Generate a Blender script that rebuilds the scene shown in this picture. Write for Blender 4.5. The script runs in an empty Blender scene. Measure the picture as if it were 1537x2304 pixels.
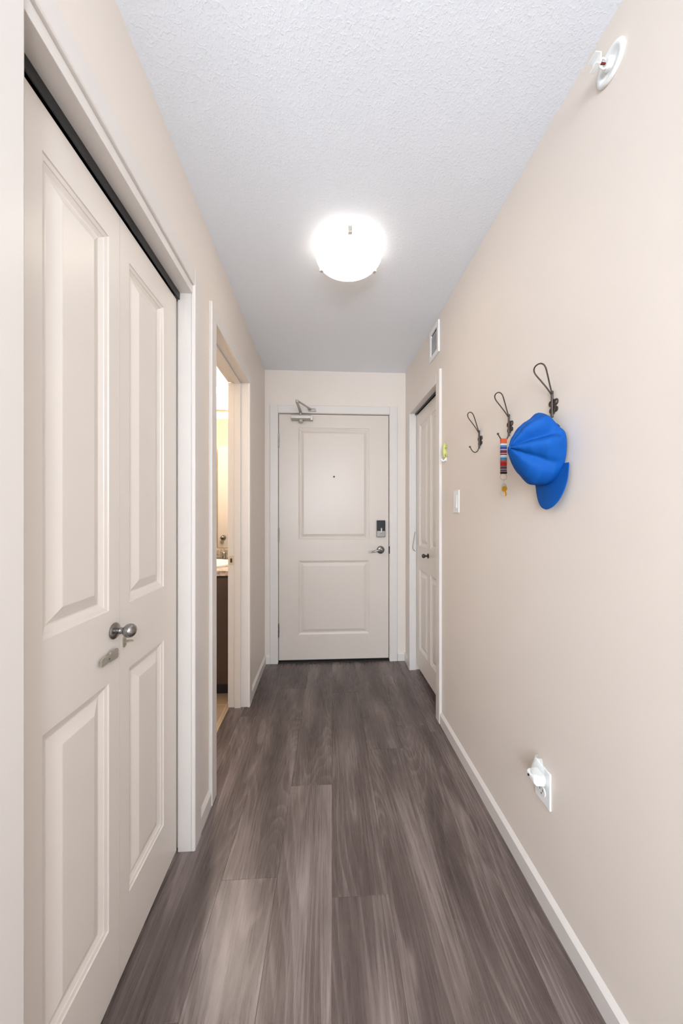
import bpy, bmesh, math, random
from mathutils import Vector, Matrix
random.seed(7)
PI = math.pi
C = bpy.context.scene.collection
SC = bpy.context.scene
EYE = 1.226
XL, XR, YB, ZC = -0.481, 0.6925, 2.756, 2.418     # hall: left wall, right wall, end wall, ceiling

# ------------------------------------------------------------------ materials
def new_mat(name):
    m = bpy.data.materials.new(name); m.use_nodes = True
    nt = m.node_tree
    return m, nt, nt.nodes['Principled BSDF']

def srgb(r, g, b):
    f = lambda c: (c/255/12.92) if c/255 <= .04045 else ((c/255+.055)/1.055)**2.4
    return (f(r), f(g), f(b), 1)

def plain(name, rgb, rough=.5, metal=0, bump=0, bscale=200, spec=.5, coat=0, vary=0.0):
    m, nt, b = new_mat(name)
    b.inputs['Base Color'].default_value = srgb(*rgb)
    b.inputs['Roughness'].default_value = rough
    b.inputs['Metallic'].default_value = metal
    b.inputs['Specular IOR Level'].default_value = spec
    b.inputs['Coat Weight'].default_value = coat
    tc = nt.nodes.new('ShaderNodeTexCoord')
    n = nt.nodes.new('ShaderNodeTexNoise'); n.inputs['Scale'].default_value = bscale
    n.inputs['Detail'].default_value = 1
    nt.links.new(tc.outputs['Object'], n.inputs['Vector'])
    if vary:
        mx = nt.nodes.new('ShaderNodeMix'); mx.data_type = 'RGBA'
        c = srgb(*rgb)
        mx.inputs['A'].default_value = c
        mx.inputs['B'].default_value = (c[0]*(1-vary), c[1]*(1-vary), c[2]*(1-vary), 1)
        nt.links.new(n.outputs['Fac'], mx.inputs['Factor'])
        nt.links.new(mx.outputs['Result'], b.inputs['Base Color'])
    if bump:
        bp = nt.nodes.new('ShaderNodeBump'); bp.inputs['Strength'].default_value = bump
        bp.inputs['Distance'].default_value = .002
        nt.links.new(n.outputs['Fac'], bp.inputs['Height'])
        nt.links.new(bp.outputs['Normal'], b.inputs['Normal'])
    return m

M = {}
M['wall'] = plain('wall_paint', (231, 220, 210), .5, bscale=6, spec=.35, vary=.03)
M['wall_bath'] = plain('bathroom_paint', (238, 222, 196), .6, bscale=6, vary=.03)
M['trim'] = plain('trim_paint', (224, 217, 211), .33, bscale=8, vary=.02)
M['door'] = plain('door_paint', (231, 222, 213), .33, bscale=8, vary=.02)
M['entry'] = plain('entry_door_paint', (216, 205, 195), .36, bscale=8, vary=.02)
M['white'] = plain('white_plastic', (240, 240, 238), .35)
M['nickel'] = plain('satin_nickel', (150, 147, 145), .26, 1.0, bump=.02, bscale=300)
M['steel'] = plain('dull_steel', (176, 170, 155), .42, .5)
M['closer'] = plain('closer_metal', (190, 184, 176), .38, .45)
M['bronze'] = plain('dark_bronze', (74, 64, 58), .45, .5)
M['brass'] = plain('brass', (205, 160, 60), .3, 1.0)
M['black'] = plain('black_glass', (14, 14, 15), .12)
M['track'] = plain('dark_track_metal', (62, 64, 66), .35, .7)
M['dark'] = plain('dark_rubber', (18, 16, 15), .7)
M['cap'] = plain('cap_cotton', (3, 80, 160), .7, bump=.2, bscale=900, spec=.22, vary=.12)
M['cap_in'] = plain('cap_lining', (8, 26, 70), .85)
M['red'] = plain('red_bulb_glass', (105, 16, 10), .15)
M['lime'] = plain('lime_plastic', (204, 208, 120), .45, bump=.3, bscale=140, vary=.25)
M['vanity'] = plain('dark_stained_wood', (74, 56, 46), .4, bump=.1, bscale=60, vary=.3)
M['kick'] = plain('toe_kick_dark', (38, 28, 26), .6)
M['porcelain'] = plain('porcelain', (245, 242, 238), .12)
M['beige_plate'] = plain('almond_metal', (214, 196, 170), .35, .3)
M['louver'] = plain('louver_grey', (196, 194, 192), .5)

def ceiling_mat():
    m, nt, b = new_mat('textured_ceiling')
    b.inputs['Base Color'].default_value = srgb(240, 243, 249)
    b.inputs['Roughness'].default_value = .55
    b.inputs['Specular IOR Level'].default_value = .35
    tc = nt.nodes.new('ShaderNodeTexCoord')
    n = nt.nodes.new('ShaderNodeTexNoise'); n.inputs['Scale'].default_value = 110
    n.inputs['Detail'].default_value = 4; n.inputs['Distortion'].default_value = .8
    v = nt.nodes.new('ShaderNodeTexVoronoi'); v.inputs['Scale'].default_value = 105
    r = nt.nodes.new('ShaderNodeValToRGB'); r.color_ramp.elements[0].position = .5; r.color_ramp.elements[1].position = .68
    r2 = nt.nodes.new('ShaderNodeValToRGB'); r2.color_ramp.elements[0].position = .0; r2.color_ramp.elements[1].position = .35
    r2.color_ramp.elements[0].color = (1, 1, 1, 1); r2.color_ramp.elements[1].color = (0, 0, 0, 1)
    ad = nt.nodes.new('ShaderNodeMath'); ad.operation = 'MULTIPLY_ADD'; ad.inputs[1].default_value = .5
    L = nt.links.new
    L(tc.outputs['Object'], n.inputs['Vector']); L(tc.outputs['Object'], v.inputs['Vector'])
    L(n.outputs['Fac'], r.inputs['Fac']); L(v.outputs['Distance'], r2.inputs['Fac'])
    L(r2.outputs['Color'], ad.inputs[0]); L(r.outputs['Color'], ad.inputs[2])
    bp = nt.nodes.new('ShaderNodeBump'); bp.inputs['Strength'].default_value = .21; bp.inputs['Distance'].default_value = .003
    L(ad.outputs[0], bp.inputs['Height']); L(bp.outputs['Normal'], b.inputs['Normal'])
    return m
M['ceiling'] = ceiling_mat()

def floor_mat():
    m, nt, b = new_mat('grey_brown_vinyl_plank')
    N = nt.nodes.new; L = nt.links.new
    tc = N('ShaderNodeTexCoord')
    at = N('ShaderNodeAttribute'); at.attribute_name = 'plank'
    sep = N('ShaderNodeSeparateColor'); L(at.outputs['Color'], sep.inputs[0])
    # each plank gets its own piece of the print
    off = N('ShaderNodeVectorMath'); off.operation = 'SCALE'; off.inputs['Scale'].default_value = 37
    L(at.outputs['Color'], off.inputs[0])
    add = N('ShaderNodeVectorMath'); L(tc.outputs['Object'], add.inputs[0]); L(off.outputs[0], add.inputs[1])
    mp = N('ShaderNodeMapping'); mp.inputs['Scale'].default_value = (150, 5, 1); L(add.outputs[0], mp.inputs[0])
    fine = N('ShaderNodeTexNoise'); fine.inputs['Scale'].default_value = 1.4; fine.inputs['Detail'].default_value = 6
    fine.inputs['Roughness'].default_value = .65; L(mp.outputs[0], fine.inputs['Vector'])
    # broad cloudy colour
    mp2 = N('ShaderNodeMapping'); mp2.inputs['Scale'].default_value = (7, 1.3, 1); L(add.outputs[0], mp2.inputs[0])
    broad = N('ShaderNodeTexNoise'); broad.inputs['Scale'].default_value = 1.5; broad.inputs['Detail'].default_value = 3; L(mp2.outputs[0], broad.inputs['Vector'])
    # cathedral figure: contour lines of a stretched smooth field
    mp3 = N('ShaderNodeMapping'); mp3.inputs['Scale'].default_value = (5.2, .62, 1); L(add.outputs[0], mp3.inputs[0])
    fld = N('ShaderNodeTexNoise'); fld.inputs['Scale'].default_value = 1.0; fld.inputs['Detail'].default_value = 1.5
    fld.inputs['Roughness'].default_value = .35; fld.inputs['Distortion'].default_value = .3; L(mp3.outputs[0], fld.inputs['Vector'])
    mul = N('ShaderNodeMath'); mul.operation = 'MULTIPLY'; mul.inputs[1].default_value = 30; L(fld.outputs['Fac'], mul.inputs[0])
    fr = N('ShaderNodeMath'); fr.operation = 'FRACT'; L(mul.outputs[0], fr.inputs[0])
    ring = N('ShaderNodeValToRGB'); e = ring.color_ramp.elements
    e[0].position = 0; e[0].color = (0, 0, 0, 1); e[1].position = .55; e[1].color = (.25, .25, .25, 1)
    k = ring.color_ramp.elements.new(.86); k.color = (1, 1, 1, 1)
    k = ring.color_ramp.elements.new(1.0); k.color = (0, 0, 0, 1)
    L(fr.outputs[0], ring.inputs['Fac'])
    # sum
    a1 = N('ShaderNodeMath'); a1.operation = 'MULTIPLY'; a1.inputs[1].default_value = .24; L(fine.outputs['Fac'], a1.inputs[0])
    a2 = N('ShaderNodeMath'); a2.operation = 'MULTIPLY_ADD'; a2.inputs[1].default_value = .66; L(broad.outputs['Fac'], a2.inputs[0]); L(a1.outputs[0], a2.inputs[2])
    a3 = N('ShaderNodeMath'); a3.operation = 'MULTIPLY_ADD'; a3.inputs[1].default_value = .10; L(ring.outputs['Color'], a3.inputs[0]); L(a2.outputs[0], a3.inputs[2])
    a4 = N('ShaderNodeMath'); a4.operation = 'MULTIPLY_ADD'; a4.inputs[1].default_value = .12; L(sep.outputs[0], a4.inputs[0]); L(a3.outputs[0], a4.inputs[2])
    cr = N('ShaderNodeValToRGB'); e = cr.color_ramp.elements
    e[0].position = .28; e[0].color = srgb(62, 51, 47)
    e[1].position = .74; e[1].color = srgb(146, 131, 126)
    k = cr.color_ramp.elements.new(.51); k.color = srgb(97, 84, 79)
    L(a4.outputs[0], cr.inputs['Fac']); L(cr.outputs['Color'], b.inputs['Base Color'])
    rr = N('ShaderNodeMapRange'); rr.inputs['To Min'].default_value = .20; rr.inputs['To Max'].default_value = .36
    L(fine.outputs['Fac'], rr.inputs['Value']); L(rr.outputs[0], b.inputs['Roughness'])
    bp = N('ShaderNodeBump'); bp.inputs['Strength'].default_value = .22; bp.inputs['Distance'].default_value = .0012
    L(fine.outputs['Fac'], bp.inputs['Height']); L(bp.outputs['Normal'], b.inputs['Normal'])
    b.inputs['Specular IOR Level'].default_value = .42
    return m
M['floor'] = floor_mat()

def tile_mat():
    m, nt, b = new_mat('beige_floor_tile')
    N = nt.nodes.new; L = nt.links.new
    tc = N('ShaderNodeTexCoord')
    br = N('ShaderNodeTexBrick'); br.offset = 0; br.inputs['Scale'].default_value = 1
    br.inputs['Brick Width'].default_value = .31; br.inputs['Row Height'].default_value = .31; br.inputs['Mortar Size'].default_value = .004
    br.inputs['Color1'].default_value = srgb(205, 178, 146); br.inputs['Color2'].default_value = srgb(196, 168, 136)
    br.inputs['Mortar'].default_value = srgb(226, 208, 184)
    n = N('ShaderNodeTexNoise'); n.inputs['Scale'].default_value = 9; n.inputs['Detail'].default_value = 5
    mx = N('ShaderNodeMix'); mx.data_type = 'RGBA'; mx.blend_type = 'MULTIPLY'; mx.inputs['Factor'].default_value = .25
    L(tc.outputs['Object'], br.inputs['Vector']); L(tc.outputs['Object'], n.inputs['Vector'])
    L(br.outputs['Color'], mx.inputs['A']); L(n.outputs['Color'], mx.inputs['B']); L(mx.outputs['Result'], b.inputs['Base Color'])
    b.inputs['Roughness'].default_value = .35
    return m
M['tile'] = tile_mat()

def stone_mat():
    m, nt, b = new_mat('speckled_laminate')
    N = nt.nodes.new; L = nt.links.new
    tc = N('ShaderNodeTexCoord'); n = N('ShaderNodeTexNoise'); n.inputs['Scale'].default_value = 45; n.inputs['Detail'].default_value = 7
    cr = N('ShaderNodeValToRGB'); e = cr.color_ramp.elements
    e[0].position = .3; e[0].color = srgb(128, 108, 92); e[1].position = .66; e[1].color = srgb(214, 198, 180)
    L(tc.outputs['Object'], n.inputs['Vector']); L(n.outputs['Fac'], cr.inputs['Fac']); L(cr.outputs['Color'], b.inputs['Base Color'])
    b.inputs['Roughness'].default_value = .25
    return m
M['stone'] = stone_mat()

def glow(name, rgb, strength, trans=.0):
    m, nt, b = new_mat(name)
    b.inputs['Base Color'].default_value = srgb(250, 246, 240)
    b.inputs['Roughness'].default_value = .25
    b.inputs['Emission Color'].default_value = rgb
    b.inputs['Emission Strength'].default_value = strength
    if trans:
        tl = nt.nodes.new('ShaderNodeBsdfTranslucent'); tl.inputs['Color'].default_value = (.9, .88, .84, 1)
        mx = nt.nodes.new('ShaderNodeMixShader'); mx.inputs[0].default_value = trans
        nt.links.new(b.outputs[0], mx.inputs[1]); nt.links.new(tl.outputs[0], mx.inputs[2])
        nt.links.new(mx.outputs[0], nt.nodes['Material Output'].inputs['Surface'])
    return m
M['lampglass'] = glow('frosted_lamp_glass', (1.0, .93, .84, 1), 4.2, .5)
M['globe'] = glow('fill_globe_glow', (.84, .93, 1.02, 1), 66.0)  # glow of the added fill globe behind the camera
M['bathglow'] = glow('bathroom_lamp_glass', (1, .86, .68, 1), 30.0)

m, nt, b = new_mat('mirror_glass')
b.inputs['Base Color'].default_value = (.93, .93, .92, 1); b.inputs['Metallic'].default_value = 1; b.inputs['Roughness'].default_value = .01
M['mirror'] = m
m, nt, b = new_mat('clear_ribbed_plastic')
b.inputs['Base Color'].default_value = (.93, .94, .94, 1); b.inputs['Roughness'].default_value = .15
tr = nt.nodes.new('ShaderNodeBsdfTransparent'); tr.inputs[0].default_value = (.97, .97, .96, 1)
mx = nt.nodes.new('ShaderNodeMixShader'); mx.inputs[0].default_value = .22
nt.links.new(tr.outputs[0], mx.inputs[1]); nt.links.new(b.outputs[0], mx.inputs[2])
nt.links.new(mx.outputs[0], nt.nodes['Material Output'].inputs['Surface'])
M['clear'] = m

def stripe_mat():
    m, nt, b = new_mat('woven_striped_strap')
    N = nt.nodes.new; L = nt.links.new
    tc = N('ShaderNodeTexCoord'); sp = N('ShaderNodeSeparateXYZ'); L(tc.outputs['Object'], sp.inputs[0])
    mr = N('ShaderNodeMapRange'); mr.inputs['From Min'].default_value = -.128; mr.inputs['From Max'].default_value = .002
    L(sp.outputs['Z'], mr.inputs['Value'])
    cr = N('ShaderNodeValToRGB'); cr.color_ramp.interpolation = 'CONSTANT'
    bands = [(0, (60, 12, 30)), (.06, (225, 190, 195)), (.085, (90, 20, 45)), (.12, (120, 130, 140)), (.16, (110, 30, 40)), (.2, (95, 110, 120)),
             (.24, (180, 22, 22)), (.34, (200, 60, 40)), (.38, (110, 120, 125)), (.42, (60, 130, 175)), (.47, (150, 205, 225)), (.51, (235, 240, 240)),
             (.545, (120, 35, 50)), (.58, (225, 190, 190)), (.6, (130, 20, 40)), (.66, (70, 60, 110)), (.69, (225, 215, 220)), (.71, (60, 70, 130)),
             (.78, (90, 140, 190)), (.83, (225, 235, 235)), (.87, (190, 110, 80)), (.9, (205, 85, 45))]
    e = cr.color_ramp.elements
    e[0].position = 0; e[0].color = srgb(*bands[0][1]); e[1].position = bands[1][0]; e[1].color = srgb(*bands[1][1])
    for p, c in bands[2:]:
        k = e.new(p); k.color = srgb(*c)
    L(mr.outputs[0], cr.inputs['Fac']); L(cr.outputs['Color'], b.inputs['Base Color'])
    b.inputs['Roughness'].default_value = .8
    w = N('ShaderNodeTexNoise'); w.inputs['Scale'].default_value = 900; L(tc.outputs['Object'], w.inputs['Vector'])
    bp = N('ShaderNodeBump'); bp.inputs['Strength'].default_value = .4; bp.inputs['Distance'].default_value = .0005
    L(w.outputs['Fac'], bp.inputs['Height']); L(bp.outputs['Normal'], b.inputs['Normal'])
    return m
M['strap'] = stripe_mat()

# ------------------------------------------------------------------ helpers
def box(bm, x0, x1, y0, y1, z0, z1):
    x0, x1 = sorted((x0, x1)); y0, y1 = sorted((y0, y1)); z0, z1 = sorted((z0, z1))
    v = [bm.verts.new(p) for p in ((x0,y0,z0),(x1,y0,z0),(x1,y1,z0),(x0,y1,z0),(x0,y0,z1),(x1,y0,z1),(x1,y1,z1),(x0,y1,z1))]
    for f in ((0,3,2,1),(4,5,6,7),(0,1,5,4),(1,2,6,5),(2,3,7,6),(3,0,4,7)): bm.faces.new([v[i] for i in f])
    return v

def prism(bm, poly, a, b, axis):
    """poly of 2-D points extruded from a to b along axis; the 2-D axes are the other two in order."""
    def p3(p, t):
        return {'x': (t, p[0], p[1]), 'y': (p[0], t, p[1]), 'z': (p[0], p[1], t)}[axis]
    A = [bm.verts.new(p3(p, a)) for p in poly]; B = [bm.verts.new(p3(p, b)) for p in poly]
    bm.faces.new(A); bm.faces.new(B[::-1])
    for i in range(len(poly)):
        j = (i+1) % len(poly); bm.faces.new((A[j], A[i], B[i], B[j]))

def frame_of(d):
    d = Vector(d).normalized()
    u = d.cross(Vector((0, 0, 1)))
    if u.length < .05: u = d.cross(Vector((0, 1, 0)))
    u.normalize(); return d, u, d.cross(u).normalized()

def lathe(bm, prof, origin, axis, n=32, caps=True):
    """prof: (distance along axis, radius)"""
    d, u, w = frame_of(axis); o = Vector(origin); rings = []
    for t, r in prof:
        if r < 1e-6: rings.append([bm.verts.new(o + d*t)]); continue
        rings.append([bm.verts.new(o + d*t + u*r*math.cos(2*PI*i/n) + w*r*math.sin(2*PI*i/n)) for i in range(n)])
    for a, b in zip(rings, rings[1:]):
        for i in range(n):
            j = (i+1) % n
            q = [a[i % len(a)], a[j % len(a)], b[j % len(b)], b[i % len(b)]]
            q = list(dict.fromkeys(q))
            if len(q) > 2: bm.faces.new(q)
    if caps:
        for r in (rings[0], rings[-1]):
            if len(r) > 2: bm.faces.new(r)

def tube(bm, pts, r, n=10, closed=False, scale2=1.0):
    pts = [Vector(p) for p in pts]; rr = r if isinstance(r, (list, tuple)) else [r]*len(pts)
    rings = []; prev = None
    for i, p in enumerate(pts):
        a = pts[i-1] if (i or closed) else p; b = pts[(i+1) % len(pts)] if (i < len(pts)-1 or closed) else p
        t = (b-a).normalized()
        if prev is None: _, u, w = frame_of(t)
        else:
            u = (prev - t*prev.dot(t)).normalized(); w = t.cross(u)
        prev = u
        rings.append([bm.verts.new(p + u*rr[i]*math.cos(2*PI*k/n) + w*rr[i]*scale2*math.sin(2*PI*k/n)) for k in range(n)])
    m = len(rings)
    for i in range(m if closed else m-1):
        a, b = rings[i], rings[(i+1) % m]
        sh = 0
        if closed and i == m-1:
            sh = min(range(n), key=lambda s: sum((a[k].co-b[(k+s) % n].co).length for k in range(n)))
        for k in range(n):
            bm.faces.new((a[k], a[(k+1) % n], b[(k+1+sh) % n], b[(k+sh) % n]))
    if not closed: bm.faces.new(rings[0][::-1]); bm.faces.new(rings[-1])

def smooth_path(pts, k=6, closed=False):
    P = [Vector(p) for p in pts]; out = []; n = len(P)
    for i in range(n if closed else n-1):
        g = lambda j: P[j % n] if closed else P[max(0, min(n-1, j))]
        a, b, c, d = g(i-1), g(i), g(i+1), g(i+2)
        for s in range(k):
            t = s/k
            out.append(.5*((2*b)+(-a+c)*t+(2*a-5*b+4*c-d)*t*t+(-a+3*b-3*c+d)*t**3))
    if not closed: out.append(P[-1])
    return out

def obj(name, bm, mat, parent=None, bevel=0, smooth=False, subsurf=0, at=None, tf=None):
    if tf: bmesh.ops.transform(bm, matrix=tf, verts=bm.verts)
    o0 = Vector(at) if at else (parent_origin(parent) if parent else Vector((0, 0, 0)))
    bmesh.ops.translate(bm, vec=-o0, verts=bm.verts)
    bmesh.ops.recalc_face_normals(bm, faces=bm.faces)
    me = bpy.data.meshes.new(name); bm.to_mesh(me); bm.free()
    o = bpy.data.objects.new(name, me); C.objects.link(o)
    if parent: o.parent = parent; o.location = o0 - parent_origin(parent)
    else: o.location = o0
    for mm in (mat if isinstance(mat, (list, tuple)) else [mat]): me.materials.append(mm)
    if smooth:
        for p in me.polygons: p.use_smooth = True
    if bevel:
        md = o.modifiers.new('bevel', 'BEVEL'); md.width = bevel; md.segments = 2; md.limit_method = 'ANGLE'; md.angle_limit = math.radians(40)
    if subsurf:
        md = o.modifiers.new('sub', 'SUBSURF'); md.levels = md.render_levels = subsurf
    o['_w'] = list(o0)
    return o

def parent_origin(p): return Vector(p['_w'])

def sharp(o, deg=35):
    """smooth shading with hard edges kept"""
    me = o.data
    for p in me.polygons: p.use_smooth = True
    b = bmesh.new(); b.from_mesh(me)
    for e in b.edges:
        e.smooth = len(e.link_faces) == 2 and e.calc_face_angle(0) < math.radians(deg)
    b.to_mesh(me); b.free()
    return o

def tag(o, label, cat, kind=None, group=None):
    o['label'] = label
    if cat: o['category'] = cat
    if kind: o['kind'] = kind
    if group: o['group'] = group
    return o

def thing(name, loc, label, cat, kind=None, group=None):
    o = bpy.data.objects.new(name, None); C.objects.link(o); o.location = loc; o['_w'] = list(loc)
    o.empty_display_size = .05
    return tag(o, label, cat, kind, group)

def sub_empty(name, loc, parent, label):
    o = bpy.data.objects.new(name, None); C.objects.link(o); o['_w'] = list(loc)
    o.parent = parent; o.location = Vector(loc) - parent_origin(parent); o['label'] = label; o.empty_display_size = .02
    return o

def B(): return bmesh.new()

# ------------------------------------------------------------------ walls, ceiling
T = .112
LI = XL - T      # inner face of the left wall seen from the bathroom / closet
def boxes(name, lst, mat, label, cat, bevel=0):
    bm = B()
    for b_ in lst: box(bm, *b_)
    return tag(obj(name, bm, mat, bevel=bevel), label, cat, 'structure')

boxes('wall_left', [
    (LI, XL, -.15, .535, 0, ZC), (LI, XL, .535, 1.25, 2.05, ZC), (LI, XL, 1.25, 1.465, 0, ZC),
    (LI, XL, 1.465, 2.150, 2.078, ZC), (LI, XL, 2.150, YB, 0, ZC)], M['wall'],
    'beige painted left hallway wall holding the closet and bathroom openings', 'wall')
boxes('wall_right', [
    (XR, XR+T, -2.3, 1.950, 0, ZC), (XR, XR+T, 1.950, 2.588, 2.032, ZC), (XR, XR+T, 2.588, YB, 0, ZC)], M['wall'],
    'long beige painted right wall with coat hooks, switch and outlet', 'wall')
boxes('wall_back', [
    (XL-.12, -.380, YB, YB+.14, 0, ZC), (-.380, .563, YB, YB+.14, 2.072, ZC), (.563, XR+.12, YB, YB+.14, 0, ZC)], M['wall'],
    'short beige wall around the entry door at the end of the hallway', 'wall')
boxes('wall_rear', [
    (-2.6, -1.32, -2.42, -2.3, 0, ZC), (.02, XR+.12, -2.42, -2.3, 0, ZC), (-1.32, .02, -2.42, -2.3, 0, .8), (-1.32, .02, -2.42, -2.3, 2.2, ZC),
    (-2.72, -2.6, -2.42, -.15, 0, ZC), (-2.72, LI, -.15, -.03, 0, ZC)], M['wall'],
    'beige wall of the room behind the hallway with a wide window opening', 'wall')
boxes('window_1', [(-1.32, .02, -2.36, -2.32, .8, .84), (-1.32, .02, -2.36, -2.32, 2.16, 2.2), (-1.32, -1.28, -2.36, -2.32, .8, 2.2),
                   (-.02, .02, -2.36, -2.32, .8, 2.2), (-.67, -.63, -2.36, -2.32, .8, 2.2)], M['trim'],
      'white framed window of the room behind the hallway', 'window')
boxes('wall_closet_left', [(-1.25, LI, .43, .45, 0, ZC), (-1.27, -1.25, .43, 1.37, 0, ZC), (-1.25, LI, 1.33, 1.35, 0, ZC)], M['wall'],
      'beige inner walls of the bifold closet on the left', 'wall')
boxes('wall_closet_right', [(XR+T, 1.4, 1.85, 1.87, 0, ZC), (1.4, 1.42, 1.85, 2.8, 0, ZC), (XR+T, 1.4, 2.74, 2.76, 0, ZC)], M['wall'],
      'beige inner walls of the narrow bifold closet on the right', 'wall')
boxes('wall_bathroom', [(-2.3, LI, 1.355, 1.375, 0, ZC), (-2.32, -2.3, 1.355, 2.86, 0, ZC), (-2.3, LI, 2.80, 2.86, 0, ZC)], M['wall_bath'],
      'cream painted bathroom walls seen through the left doorway', 'wall')
boxes('ceiling', [(-2.75, 1.45, -4.35, 2.95, ZC, ZC+.06)], M['ceiling'], 'white textured ceiling with knockdown bumps', 'ceiling')
boxes('floor_bathroom', [(-2.3, -.597, 1.37, 2.83, -.02, .004)], M['tile'], 'beige square tile bathroom floor behind the doorway', 'floor')

# ------------------------------------------------------------------ plank floor
def build_floor():
    ang = -.0274; W = .1855; Ln = 1.22
    bm = B(); lay = bm.loops.layers.color.new('plank')
    ca, sa = math.cos(ang), math.sin(ang)
    x00 = .0205
    known = {0: 1.06, -1: 1.505, 1: 1.72, 2: 1.90, -2: 1.13, -3: .82, 3: .62}
    rnd = random.Random(11)
    tones = {(0, 0): .25, (0, -1): .15, (-1, 0): .0, (-1, -1): .95, (1, 0): .05, (1, -1): .65, (2, 0): .25, (2, -1): .55, (-2, -1): 1.0, (-2, 0): .35, (-3, 0): .6, (-3, -1): .3, (0, 1): .1, (1, 1): .1, (-1, 1): .15}
    for i in range(-15, 6):
        s = known.get(i, rnd.uniform(0, Ln))
        for k in range(-5, 3):
            y0 = s + k*Ln; y1 = y0 + Ln
            if y1 < -4.4: continue
            # hall rows keep to the hall, the room behind gets the full width
            xa = x00 + i*W; xb = xa + W
            if xb < -.62 and y0 > -.1: continue
            g = .0002
            vs = []
            c = (tones.get((i, k), rnd.random()), rnd.random(), rnd.random(), 1)
            z = 0
            pts = [(xa+g, y0+g), (xb-g, y0+g), (xb-g, y1-g), (xa+g, y1-g)]
            ins = [(xa+g+.0008, y0+g+.0008), (xb-g-.0008, y0+g+.0008), (xb-g-.0008, y1-g-.0008), (xa+g+.0008, y1-g-.0008)]
            R = lambda p, z: bm.verts.new((p[0]*ca - (p[1]-.8)*sa*1.0, (p[1]), z))
            lo = [R(p, -.012) for p in pts]; mi = [R(p, z-.0004) for p in pts]; tp = [R(p, z) for p in ins]
            fs = [bm.faces.new(tp)]
            for q in range(4):
                r = (q+1) % 4
                fs.append(bm.faces.new((mi[q], mi[r], tp[r], tp[q]))); fs.append(bm.faces.new((lo[q], lo[r], mi[r], mi[q])))
            for f in fs:
                for l in f.loops: l[lay] = c
    box_f = box(bm, -2.75, 1.45, -4.35, 2.95, -.06, -.012)
    o = obj('floor', bm, M['floor'])
    tag(o, 'grey brown wood plank floor running down the hallway', 'floor', 'structure')
build_floor()

# ------------------------------------------------------------------ baseboards
def base_run(bm, x, side, y0, y1, hf=.057, hb=.072, t=.012):
    """side=+1: wall to the right (+x)"""
    poly = [(x, 0), (x-side*t, 0), (x-side*t, hf), (x-side*t*.75, hf+.004), (x, hb)]
    prism(bm, [(p[0], p[1]) for p in poly], y0, y1, 'y')
bm = B(); base_run(bm, XR, 1, -2.3, 1.9); base_run(bm, XR, 1, 2.636, YB)
tag(obj('baseboard_right', bm, M['trim']), 'low white baseboard along the foot of the right wall', 'baseboard', 'structure')
bm = B(); base_run(bm, XL, -1, 1.296, 1.417); base_run(bm, XL, -1, 2.199, YB); base_run(bm, XL, -1, -.15, .48)
tag(obj('baseboard_left', bm, M['trim']), 'short white baseboard pieces beside the bathroom doorway', 'baseboard', 'structure')
bm = B()
for a, b_ in ((XL+.012, -.437), (.623, XR-.012)):
    prism(bm, [(YB, 0), (YB-.012, 0), (YB-.012, .057), (YB-.009, .061), (YB, .072)], a, b_, 'x')
tag(obj('baseboard_back', bm, M['trim']), 'two tiny white baseboard pieces either side of the entry door', 'baseboard', 'structure')

# ------------------------------------------------------------------ casings and jambs
def casing_side(bm, wallx, side, y0, y1, ztop, w, t=.015):
    """frame around an opening y0..y1 in a wall plane x=wallx; side=+1 faces +x"""
    fx = wallx + side*t
    def prof(a, b, z0, z1, vert):
        pass
    # verticals: inner edge thinner with a small step
    for yi, d in ((y0, -1), (y1, 1)):
        poly = [(wallx, yi), (wallx+side*t*.85, yi), (fx, yi+d*.004), (fx, yi+d*(w-.004)), (wallx+side*t*.8, yi+d*w), (wallx, yi+d*w)]
        prism(bm, poly, 0, ztop+w, 'z')
    ye0, ye1 = y0, y1
    poly = [(wallx, ztop), (wallx+side*t*.85, ztop), (fx, ztop+.004), (fx, ztop+w-.004), (wallx+side*t*.8, ztop+w), (wallx, ztop+w)]
    prism(bm, [(p[0], p[1]) for p in poly], ye0, ye1, 'y')

# left closet: casing, jambs, head
bm = B()
casing_side(bm, XL, 1, .546, 1.233, 2.061, .063)
box(bm, -.528, XL+.003, .535, .546, 0, 2.061); box(bm, -.528, XL+.003, 1.233, 1.2445, 0, 2.061)
box(bm, LI, XL+.006, .546, 1.233, 2.031, 2.061)
tag(obj('trim_1', bm, M['trim'], bevel=.0012), 'white casing and jambs framing the bifold closet on the left wall', 'door trim', 'structure')
# bathroom doorway
bt = thing('trim_2', (XL, 1.8, 0), 'white casing and jambs framing the bathroom doorway', 'door trim', 'structure')
bm = B()
casing_side(bm, XL, 1, 1.480, 2.136, 2.062, .063)
obj('casing', bm, M['trim'], bt, bevel=.0012)
bm = B()
JX0 = LI - .012
box(bm, JX0, XL+.004, 1.462, 1.476, 0, 2.066); box(bm, JX0, XL+.004, 2.140, 2.154, 0, 2.066)
box(bm, JX0, XL+.004, 1.476, 2.140, 2.066, 2.080)
# door stops
box(bm, -.562, -.524, 1.476, 1.487, 0, 2.066); box(bm, -.562, -.524, 2.129, 2.140, 0, 2.066); box(bm, -.562, -.524, 1.487, 2.129, 2.055, 2.066)
obj('jamb', bm, M['trim'], bt, bevel=.0012)
bm = B()
box(bm, -.598, -.568, 2.1385, 2.1402, .905, .965)
sp = obj('strike_plate', bm, M['beige_plate'], bt, bevel=.0008); sp['label'] = 'small almond coloured metal strike plate with a dark slot'
bm = B(); box(bm, -.590, -.578, 2.1375, 2.1387, .922, .948)
obj('latch_slot', bm, M['dark'], sp)
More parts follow.
